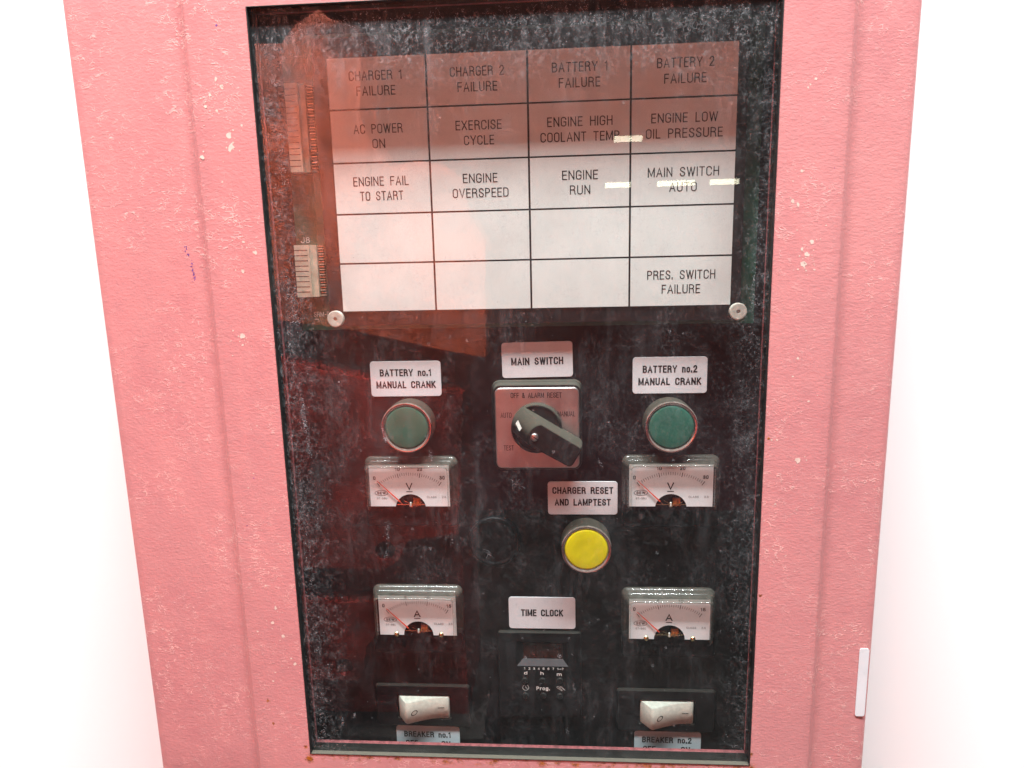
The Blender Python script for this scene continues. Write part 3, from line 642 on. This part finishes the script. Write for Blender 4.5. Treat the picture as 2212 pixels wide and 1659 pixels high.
# --- rotary selector
ox, oy = -14.3, -105.1; o3 = (ox, oy, 0)
mb = MB()
mb.loft([(rrect(-42.2, 13.4, -132.6, -76.3, 5), 0), (rrect(-42.2, 13.4, -132.6, -76.3, 5), 2.0), (rrect(-41.8, 13.0, -132.2, -76.9, 5), 2.4), (rrect(-41.3, 12.7, -132, -77.6, 4.6), 2.5), (rrect(-41.0, 12.6, -131.9, -77.9, 4.4), 6.0), (rrect(-40.4, 12.0, -131.3, -78.6, 4.0), 6.6)], 'black', True)
sw = part(mb, 'selector_switch', origin=o3, label='rotary main switch with a silver plate and black lever pointing down right')
mb = MB(); mb.loft([(rrect(-39.9, 11.4, -130.6, -79.9, 3.6), 6.6), (rrect(-39.9, 11.4, -130.6, -79.9, 3.6), 6.95), (rrect(-39.3, 10.8, -130.0, -80.5, 3.2), 7.35)], 'satin')
text(mb, 'OFF & ALARM RESET', -14.6, -84.6, 31.0, 3.3, 7.42, 'ink', .04)
text(mb, 'AUTO', -33.2, -96.9, 6.7, 3.3, 7.42, 'ink', .012); text(mb, 'MANUAL', 3.6, -96.3, 10.6, 3.2, 7.42, 'ink', .012); text(mb, 'TEST', -32.0, -117.6, 6.2, 3.3, 7.42, 'ink', .012)
mb.build('face_plate', sw, origin=o3, porigin=o3, label='brushed silver plate reading OFF & ALARM RESET, AUTO, MANUAL, TEST')
mb = MB(); cxk, cyk = -14.6, -104.6
mb.loft([(circle(cxk, cyk, 15.4, 64), 7.4), (circle(cxk, cyk, 15.4, 64), 10.8), (circle(cxk, cyk, 14.9, 64), 11.6), (circle(cxk, cyk, 14.0, 64), 11.8), (circle(cxk, cyk, 13.6, 64), 11.3)], 'knob', True)
ang = math.radians(-31); ca, sa = math.cos(ang), math.sin(ang)
def uv(u, v): return (cxk+u*ca-v*sa, cyk+u*sa+v*ca)
def outline(rl, ul, hv, ur, rc, n=14, hr=None):
    """left end: arc of radius rl about 0 shifted by ul; right end corner radius rc"""
    hr = hr or hv
    pts = []
    a0 = math.asin(min(1, hv/rl))
    for i in range(n+1):
        a = math.pi-a0+2*a0*i/n; pts.append((ul+rl*math.cos(a), rl*math.sin(a)))
    for (cu_, cv_, s0) in ((ur-rc, -hr+rc, -90), (ur-rc, hr-rc, 0)):
        for i in range(6):
            a = math.radians(s0+90*i/5); pts.append((cu_+rc*math.cos(a), cv_+rc*math.sin(a)))
    return pts
R_ = []
for rl, ul, hv, ur, rc, z, hr in ((15.3, 0, 8.1, 28.0, 2.2, 8.6, 7.7), (15.3, 0, 8.1, 28.8, 2.2, 12.2, 7.7), (14.0, 1.2, 8.0, 28.8, 2.4, 15.0, 7.5), (9.8, 4.2, 7.8, 28.4, 2.6, 23.5, 7.2), (9.1, 4.5, 7.6, 28.0, 2.5, 25.2, 7.0), (8.7, 4.6, 7.3, 27.6, 2.4, 25.8, 6.8), (8.3, 4.6, 6.8, 27.2, 2.2, 26.0, 6.4)):
    R_.append(([uv(u, v) for u, v in outline(rl, ul, hv, ur, rc, hr=hr)], z))
mb.loft(R_, 'knob', True, cap0=True)
kn = mb.build('lever_knob', sw, origin=o3, porigin=o3, label='black lever knob coated with dust on its upper side')
mb = MB()
def slope(u): # height on the pointer slope
    return 15+(u+12.8)*8.5/7.5
P = [(-12.7, .2), (-12.9, -2.4), (-8.9, -4.3), (-8.6, -1.9)]
vs = [(*uv(u, v), slope(u)+.8) for u, v in P]; mb.add(vs, [(0, 1, 2, 3)], 'markwhite')
mb.build('pointer_mark', sw, origin=o3, porigin=o3, label='white pointer mark on the slope of the knob')
sx_, sy_ = -15.3, -105.9
mb = MB(); mb.loft([(circle(sx_, sy_, 2.75, 32), 26.0), (circle(sx_, sy_, 2.75, 32), 26.12), (circle(sx_, sy_, 2.5, 32), 26.14)], 'ink', True)
mb.loft([(circle(sx_, sy_, 2.35, 32), 26.1), (circle(sx_, sy_, 2.35, 32), 26.5), (circle(sx_, sy_, 1.9, 32), 26.85), (circle(sx_, sy_, .6, 32), 27.0)], 'satin', True)
mb.bar((sx_-1.9, sy_+1.25), (sx_+1.9, sy_-1.25), .5, 27.02, 'ink')
mb.build('knob_screw', sw, origin=o3, porigin=o3)

# --- panel meters
def meter(xc, ytop, unit, nums, lab, dxd, dyd):
    x0, x1 = xc-29.8, xc+29.8; y1 = ytop; y0 = dyd-15; o3 = (xc, y0, 0)
    # clear moulded cover: a stepped rim, open at the face
    m = MB(); yc = dyd+.6                                # bottom of the clear half
    rings = []
    for d, dt, z, r in ((0, 0, 0, 4.5), (0, 0, 1.6, 4.5), (.5, .5, 2.2, 4.3), (1.0, .9, 2.6, 4.0), (1.3, 1.2, 5.4, 3.8), (1.9, 1.7, 6.0, 3.6), (2.5, 2.0, 6.3, 3.4), (2.9, 2.3, 10.5, 3.2), (3.4, 2.5, 13.0, 3.0), (4.1, 2.9, 14.2, 2.6), (4.9, 3.4, 14.5, 2.2), (5.0, 3.9, 13.9, 2.0), (5.05, 4.0, 10.6, 1.9)):
        rings.append((rrect(x0+d, x1-d, y0+d, y1-dt, r), z))
    m.loft(rings, 'meterclear', True, cap1=False)
    m.v = [(vx, max(vy, dyd-.3), vz) for vx, vy, vz in m.v]     # the clear half stops at the black cover
    gb = m.mat('dull'); li = m.mat('lip')
    kp = [i_ for i_, f_ in enumerate(m.f) if max(m.v[v_][1] for v_ in f_) > dyd-.2]
    m.f = [m.f[i_] for i_ in kp]; m.m = [m.m[i_] for i_ in kp]; m.sm = [m.sm[i_] for i_ in kp]
    for i_, f_ in enumerate(m.f):
        if sum(m.v[v_][1] for v_ in f_)/len(f_) < dyd-.5: m.m[i_] = gb
        elif sum(m.v[v_][1] for v_ in f_)/len(f_) > y1-6.5: m.m[i_] = li
    b = m.build('panel_meter', cab, origin=o3, label=lab)
    # dark body seen behind the dial
    m = MB(); m.box(x0+5.2, x1-5.2, y0+3, y1-5.2, .2, 5.4, 'dull'); m.box(x0+5.2, x1-5.2, dyd+.2, y1-5.2, 5.3, 6.4, 'dull'); m.build('meter_body', b, origin=o3, porigin=o3)
    # dial with a half-round opening at its foot
    dx0, dx1 = xc+dxd-25.3, xc+dxd+25.3; dy0, dy1 = dyd, y1-3.3; mc = (xc+dxd+.2, dyd-(1.7 if unit == 'V' else 0)); rr = 9.7
    m = MB(); a0 = math.asin((dyd-mc[1])/rr); arc = [(mc[0]+rr*math.cos(a), mc[1]+rr*math.sin(a)) for a in [a0+(math.pi-2*a0)*i/24 for i in range(25)]]
    arc = arc[::-1]                                     # left to right
    bx = [dx0, *([p[0] for p in arc]), dx1]
    top = [(dx0, dy1)]+[(p[0], dy1) for p in arc]+[(dx1, dy1)]
    bot = [(dx0, dy0)]+arc+[(dx1, dy0)]
    bot[0] = (dx0, dy0)
    vs = []; fs = []
    lo = [(dx0, dy0), (arc[0][0]-.01, dy0)]+arc+[(arc[-1][0]+.01, dy0), (dx1, dy0)]
    for p in lo: vs.append((p[0], p[1], 9.6)); vs.append((p[0], dy1, 9.6))
    for i in range(len(lo)-1): fs.append((2*i, 2*i+2, 2*i+3, 2*i+1))
    m.add(vs, fs, 'dial')
    # scale: an arc whose centre lies below the dial; the volt dials sit 2 mm lower behind their covers
    off = -2.0 if unit == 'V' else 0.0; bx_ = mc[0]; by_ = dyd+off; RR = 34.5; cys = by_+24.1-RR
    a_l, a_r = math.pi/2+math.asin(20.6/RR), math.pi/2-math.asin(19.9/RR)
    for i in range(31):
        a = a_l+(a_r-a_l)*i/30; big = i % 10 == 0
        ro = RR+(.3 if big else 0); ri = RR-(2.7 if big else 1.7+.3*(i % 2))
        m.bar((bx_+ri*math.cos(a), cys+ri*math.sin(a)), (bx_+ro*math.cos(a), cys+ro*math.sin(a)), .40 if big else .24, 9.68, 'ink')
    w0 = {1: 1.5, 2: 3.1}
    text(m, nums[0], bx_-22.3, by_+20.6, 1.5, 2.3, 9.68, 'ink', .09)
    text(m, nums[3], bx_+20.6, by_+20.8, 3.2, 2.3, 9.68, 'ink', .09)
    text(m, nums[1], bx_-7.4, by_+26.4, w0[len(nums[1])], 2.2, 9.68, 'ink', .09)
    text(m, nums[2], bx_+6.7, by_+26.4, 3.1, 2.2, 9.68, 'ink', .09)
    text(m, unit, bx_-.4, by_+15.1, 4.1 if unit == 'V' else 4.4, 4.6, 9.68, 'ink', .07)
    m.bar((bx_-2.4, by_+11.7), (bx_+1.6, by_+11.7), .5, 9.68, 'ink')
    ex, ey = bx_-18.3, by_+10.8
    m.ringshape(circle(ex, ey, 4.3, 40, ry=1.85), circle(ex, ey, 4.0, 40, ry=1.58), 9.68, 'ink')
    text(m, 'SEW', ex, ey, 5.4, 1.7, 9.68, 'ink', .09)
    text(m, 'ST-38U', ex+.2, ey-3.5, 6.5, 1.3, 9.68, 'ledge', .03)
    text(m, 'CLASS', bx_+13.6, by_+8.2, 6.0, 1.35, 9.68, 'ledge', .03); text(m, '2.5', bx_+21.3, by_+8.2, 2.6, 1.35, 9.68, 'ledge', .03)
    if unit == 'A':
        for sx__ in (-14.6, 14.8): m.loft([(circle(bx_+sx__, dyd+.4, 1.7, 20), 9.6), (circle(bx_+sx__, dyd+.4, 1.3, 20), 10.4), (circle(bx_+sx__, dyd+.4, .4, 20), 10.6)], 'brass', True)
    d = m.build('meter_dial', b, origin=o3, porigin=o3, label='pale dial scaled 0 to %s, marked %s and SEW ST-38U CLASS 2.5' % (nums[3], unit))
    # movement in the opening
    m = MB(); m.box(mc[0]+1.4, mc[0]+6.0, mc[1]+1.5, mc[1]+6.5, 6.6, 8.2, 'copper'); m.bar((mc[0]-9, mc[1]+2.6), (mc[0]+9, mc[1]+2.6), .5, 8.4, 'brass', h=.5)
    m.loft([(circle(mc[0]+.1, mc[1]+2.2, 1.6, 20), 8.3), (circle(mc[0]+.1, mc[1]+2.2, 1.2, 20), 9.3)], 'brass', True)
    m.bar((mc[0]-4.2, mc[1]+5.2), (mc[0]+2.5, mc[1]+1.6), .3, 8.9, 'brass', h=.2); m.bar((mc[0]+3, mc[1]+1.2), (mc[0]+7, mc[1]+4.4), .25, 8.9, 'brass', h=.2)
    m.box(mc[0]-.5, mc[0]+.4, mc[1]+1.8, mc[1]+4.2, 8.8, 9.8, 'silk')
    m.build('meter_movement', b, origin=o3, porigin=o3, label='copper coil and brass pivots in the round opening of the dial')
    m = MB(); p0 = (bx_-20.4, by_+18.9); p1 = (bx_-6.6, by_+5.4); p2 = (bx_-4.2, by_+3.0)
    m.bar(p0, p1, .34, 10.3, 'red', .85, h=.25); m.bar(p1, p2, .3, 10.3, 'brass', h=.2)
    m.build('meter_needle', b, origin=o3, porigin=o3, label='red needle resting on 0')
    # black lower cover
    m = MB(); m.loft([(rrect(x0+.2, x1-.2, y0, dyd-.1, 2.0), .1), (rrect(x0+.2, x1-.2, y0, dyd-.1, 2.0), 5.0), (rrect(x0+.8, x1-.8, y0+.6, dyd-.1, 1.6), 5.6)], 'dull')
    m.build('lower_cover', b, origin=o3, porigin=o3, label='black lower cover of the meter')
    return b
meter(-95.1, -124.6, 'V', ('0', '10', '20', '30'), 'panel voltmeter with a clear rim under the left green button', .3, -154.8)
meter(67.7, -124.3, 'V', ('0', '10', '20', '30'), 'panel voltmeter with a clear rim under the right green button', -.9, -154.6)
meter(-95.1, -212.4, 'A', ('0', '5', '10', '15'), 'panel ammeter with a clear rim left of the TIME CLOCK sticker', 1.1, -243.3)
meter(67.7, -212.8, 'A', ('0', '5', '10', '15'), 'panel ammeter with a clear rim right of the TIME CLOCK sticker', -.2, -243.7)

# --- time clock
mb = MB(); o3 = (-15, -300, 0)
mb.loft([(rrect(-43, 12, -306, -244.3, 2), 0), (rrect(-43, 12, -306, -244.3, 2), 1.8), (rrect(-42.6, 11.6, -305.6, -245.0, 2), 2.5)], 'matte', True, cap1=False)
# face with a recessed display
FX0, FX1, FY0, FY1 = -42.6, 11.6, -305.6, -245.0; D = (-30.6, 3.5, -268.8, -251.0)
for q in ((FX0, FX1, D[3], FY1), (FX0, FX1, FY0, D[2]), (FX0, D[0], D[2], D[3]), (D[1], FX1, D[2], D[3])):
    mb.add([(q[0], q[2], 2.5), (q[1], q[2], 2.5), (q[1], q[3], 2.5), (q[0], q[3], 2.5)], [(0, 1, 2, 3)], 'matte')
I = (-26.3, -.2, -264.4, -253.6)
o4 = [(D[0], D[2], 2.5), (D[1], D[2], 2.5), (D[1], D[3], 2.5), (D[0], D[3], 2.5)]; i4 = [(I[0], I[2], .4), (I[1], I[2], .4), (I[1], I[3], .4), (I[0], I[3], .4)]
mb.add([o4[0], o4[1], i4[1], i4[0]], [(0, 1, 2, 3)], 'ledge')
for a, b in ((1, 2), (2, 3), (3, 0)): mb.add([o4[a], o4[b], i4[b], i4[a]], [(0, 1, 2, 3)], 'matte')
P3 = [(-26.4, '1', .6), (-23.2, '2', 1.2), (-20.1, '3', 1.2), (-17.0, '4', 1.25), (-13.8, '5', 1.2), (-10.6, '6', 1.2), (-7.4, '7', 1.1), (-4.4, '1', .6), (-1.2, '7', 1.1)]
for x, s, w in P3: text(mb, s, x+.9 if s != '1' else x+.9, -270.5, w, 1.65, 2.58, 'print', .08)
mb.bar((-3.0, -270.6), (-1.4, -270.6), .28, 2.58, 'print'); mb.poly([(-1.6, -271.0), (-1.0, -270.6), (-1.6, -270.2)], 2.6, 'print')
text(mb, 'd', -24.8, -273.8, 2.1, 2.35, 2.58, 'print', .10); text(mb, 'h', -14.0, -273.9, 2.1, 2.35, 2.58, 'print', .10); text(mb, 'm', -2.6, -274.4, 3.2, 2.35, 2.58, 'print', .10)
text(mb, 'Prog.', -13.4, -285.0, 9.0, 2.7, 2.58, 'print', .10)
cc = (-25.0, -284.6); n = 30; a0 = math.radians(115); a1 = math.radians(425)
for i in range(n):
    t0 = a0+(a1-a0)*i/n; t1 = a0+(a1-a0)*(i+1)/n
    mb.bar((cc[0]+2*math.cos(t0), cc[1]+2*math.sin(t0)), (cc[0]+2*math.cos(t1), cc[1]+2*math.sin(t1)), .26, 2.58, 'print')
mb.bar((cc[0], cc[1]+1.3), (cc[0], cc[1]), .25, 2.58, 'print'); mb.bar(cc, (cc[0]+1.1, cc[1]-.7), .25, 2.58, 'print')
hx, hy = -1.8, -284.6
for a, b in (((-2.8, .6), (-1.8, 1.4)), ((-1.8, 1.4), (1.2, -1.7)), ((-2.2, .2), (.9, -2.0)), ((-1.2, 1.1), (-.6, 1.5)), ((-.4, .9), (.2, 1.5)), ((.3, 1.5), (2.9, -1.5)), ((.1, .9), (2.5, -1.2)), ((-.8, -.2), (.1, 1.0)), ((-2.8, .6), (-1.6, .9))):
    mb.bar((hx+a[0], hy+a[1]), (hx+b[0], hy+b[1]), .2, 2.58, 'print')
tcl = part(mb, 'time_clock', origin=o3, label='black time clock module with a dark display and white Prog. lettering')
mb = MB(); mb.box(I[0], I[1], I[2], I[3], .2, .45, 'lcd'); mb.build('clock_display', tcl, origin=o3, porigin=o3, label='dark red display window')
for x, y in ((-25.5, -279.1), (-13.9, -279.0), (-2.1, -278.8), (-25.2, -290.3), (-13.4, -290.1), (-2.3, -290.2)):
    m = MB(); m.loft([(circle(x, y, 2.1, 32), 2.4), (circle(x, y, 2.1, 32), 3.2), (circle(x, y, 1.6, 32), 3.6)], 'btn', True); m.build('clock_key', tcl, origin=o3, porigin=o3)

# --- rocker switches
def rocker(x0, ytop, lab):
    o3 = (x0+17, ytop-8, 0); m = MB()
    fx0, fx1, fy0, fy1 = x0-15.5, x0+49, ytop-22.5, ytop+8.3
    m.loft([(rrect(fx0, fx1, fy0, fy1, 2), 0), (rrect(fx0, fx1, fy0, fy1, 2), 1.6), (rrect(fx0+.8, fx1-.8, fy0+.8, fy1-.8, 1.6), 2.2), (rrect(x0-1.2, x0+36, ytop-16.8, ytop+1, 1), 2.2), (rrect(x0-1, x0+35.8, ytop-16.6, ytop+.8, 1), .3)], 'matte', False)
    fr_ = m.build('rocker_switch', cab, origin=o3, label=lab)
    prof = [(0, .3), (.4, 2.0), (5.6, 9.0), (6.6, 9.8), (7.4, 10.0), (8.4, 9.7)]
    for i in range(1, 13):
        t = i/12; prof.append((8.4+t*24.8, 9.7-6.9*math.sin(t*math.pi/2)**1.05))
    prof += [(34.2, 2.5), (34.7, 1.8), (34.8, .3)]
    y1_, y0_ = ytop, ytop-15.6; vs = []; fs = []; n = len(prof); B = .55
    for yy, ins in ((y0_, B), (y0_+B, 0), (y1_-B, 0), (y1_, B)):
        for i, (px, pz) in enumerate(prof): vs.append((x0+px, yy, max(.3, pz-ins)))
    for r in range(3):
        for i in range(n-1):
            a = r*n+i; fs.append((a, a+1, a+1+n, a+n))
    m = MB(); m.add(vs, fs, 'rocker', True)
    def side(row, flip):
        base = [vs[row*n+i] for i in range(n)]; idx = list(range(n)); m.add(base, [tuple(idx if flip else idx[::-1])], 'rocker')
    side(0, False); side(3, True)
    # marks follow the curve
    def zc(px):
        for (a, za), (b, zb) in zip(prof[:-1], prof[1:]):
            if a <= px <= b and b > a: return za+(zb-za)*(px-a)/(b-a)+.09
        return 3
    ym = ytop-7.6
    cxm = 12.0; n2 = 28; vv = []; ff = []
    for i in range(n2):
        a = 2*math.pi*i/n2
        for rr_ in (1.0, .72):
            u, w = 2.1*rr_*math.cos(a), 1.75*rr_*math.sin(a)+.0; X = cxm+u; vv.append((x0+X, ym-.6+w+.35*u, zc(X)))
    for i in range(n2):
        j = (i+1) % n2; ff.append((2*i+1, 2*i, 2*j, 2*j+1))
    m.add(vv, ff, 'ink')
    m.add([(x0+27.0, ym-.22, zc(27)), (x0+31.4, ym-.22, zc(31.4)), (x0+31.4, ym+.22, zc(31.4)), (x0+27.0, ym+.22, zc(27))], [(0, 1, 2, 3)], 'ink')
    m.build('rocker', fr_, origin=o3, porigin=o3, label='ivory rocker marked 0 and a line')
rocker(-111.9, -293.1, 'ivory rocker switch above the BREAKER no.1 sticker')
rocker(50.9, -293.3, 'ivory rocker switch above the BREAKER no.2 sticker')

# ================================================================== what the glass mirrors
pump = bpy.data.objects.new('fire_pump', None); COL.objects.link(pump); pump.location = ROOT+L2W((-400, -1400, 930))
tagtop(pump, 'red enamelled pump casing standing opposite the cabinet, mirrored in its glass', 'pump')
PO = (-400, -1400, 930)
def plate_poly(pts, z0, z1, k, name, holes=(), lab=None):
    m = MB(); pts = pts if sum((pts[i][0]*pts[(i+1) % len(pts)][1]-pts[(i+1) % len(pts)][0]*pts[i][1]) for i in range(len(pts))) > 0 else pts[::-1]
    bm = bmesh.new(); loops = [pts]+[circle(hx, hy, hr, 28) for hx, hy, hr in holes]; es = []
    for lp in loops:
        vsb = [bm.verts.new((x, y, 0)) for x, y in lp]
        for i in range(len(vsb)): es.append(bm.edges.new((vsb[i], vsb[(i+1) % len(vsb)])))
    bmesh.ops.triangle_fill(bm, use_beauty=True, edges=es)
    bm.verts.index_update(); V = [(v.co.x, v.co.y) for v in bm.verts]; F = [tuple(v.index for v in f.verts) for f in bm.faces]; bm.free()
    m.add([(x, y, z0) for x, y in V], F, k); m.add([(x, y, z1) for x, y in V], [f[::-1] for f in F], k)
    for lp in loops:
        n = len(lp); m.add([(x, y, z0) for x, y in lp]+[(x, y, z1) for x, y in lp], [(i, (i+1) % n, n+(i+1) % n, n+i) for i in range(n)], k)
    m.build(name, pump, origin=PO, porigin=PO, label=lab)
plate_poly([(-620, 372), (-474, 366), (-449, 393), (-406, 417), (-383, 401), (-334, 387), (-333, 358), (-344, 245), (-330, 206), (-296, 157), (-245, 165), (-200, 158), (-168, 130), (-154, 65), (-130, 24), (-136, -186), (-210, -172), (-291, -153), (-400, -128), (-526, -110), (-620, -110)], 900, 1010, 'pump', 'upper_casing')
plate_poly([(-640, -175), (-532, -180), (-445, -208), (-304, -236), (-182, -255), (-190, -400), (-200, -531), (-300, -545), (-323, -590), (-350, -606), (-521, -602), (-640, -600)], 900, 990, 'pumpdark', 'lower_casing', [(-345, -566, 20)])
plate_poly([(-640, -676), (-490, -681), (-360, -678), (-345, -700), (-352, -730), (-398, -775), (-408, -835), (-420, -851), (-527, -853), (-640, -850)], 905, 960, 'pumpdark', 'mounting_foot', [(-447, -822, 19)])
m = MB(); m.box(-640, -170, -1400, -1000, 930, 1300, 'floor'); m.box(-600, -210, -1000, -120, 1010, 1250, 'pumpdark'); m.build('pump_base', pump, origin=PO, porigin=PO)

# far ceiling lamps, seen as small streaks in the glass
lamps = [(1567, 2470, 16000, 620, 'farthest of the small ceiling lamps mirrored above the RUN card'), (1352, 1480, 16000, 560, 'small ceiling lamp mirrored beside the word RUN'),
         (2640, 1480, 16000, 820, 'small ceiling lamp mirrored over the word AUTO'), (3707, 1482, 16000, 620, 'small ceiling lamp mirrored at the right edge of the AUTO card')]
for x, y, z, w, lab in lamps:
    o3 = (x, y, z); m = MB(); m.box(x-w/2-30, x+w/2+30, y+45, y+90, z-120, z+120, 'body')
    b = m.build('ceiling_lamp', origin=o3); tagtop(b, lab, 'lamp', 'ceiling lamps far across the room')
    m = MB(); m.box(x-w/2, x+w/2, y-62, y+44, z-60, z+60, 'tube'); m.build('lamp_tube', b, origin=o3, porigin=o3)
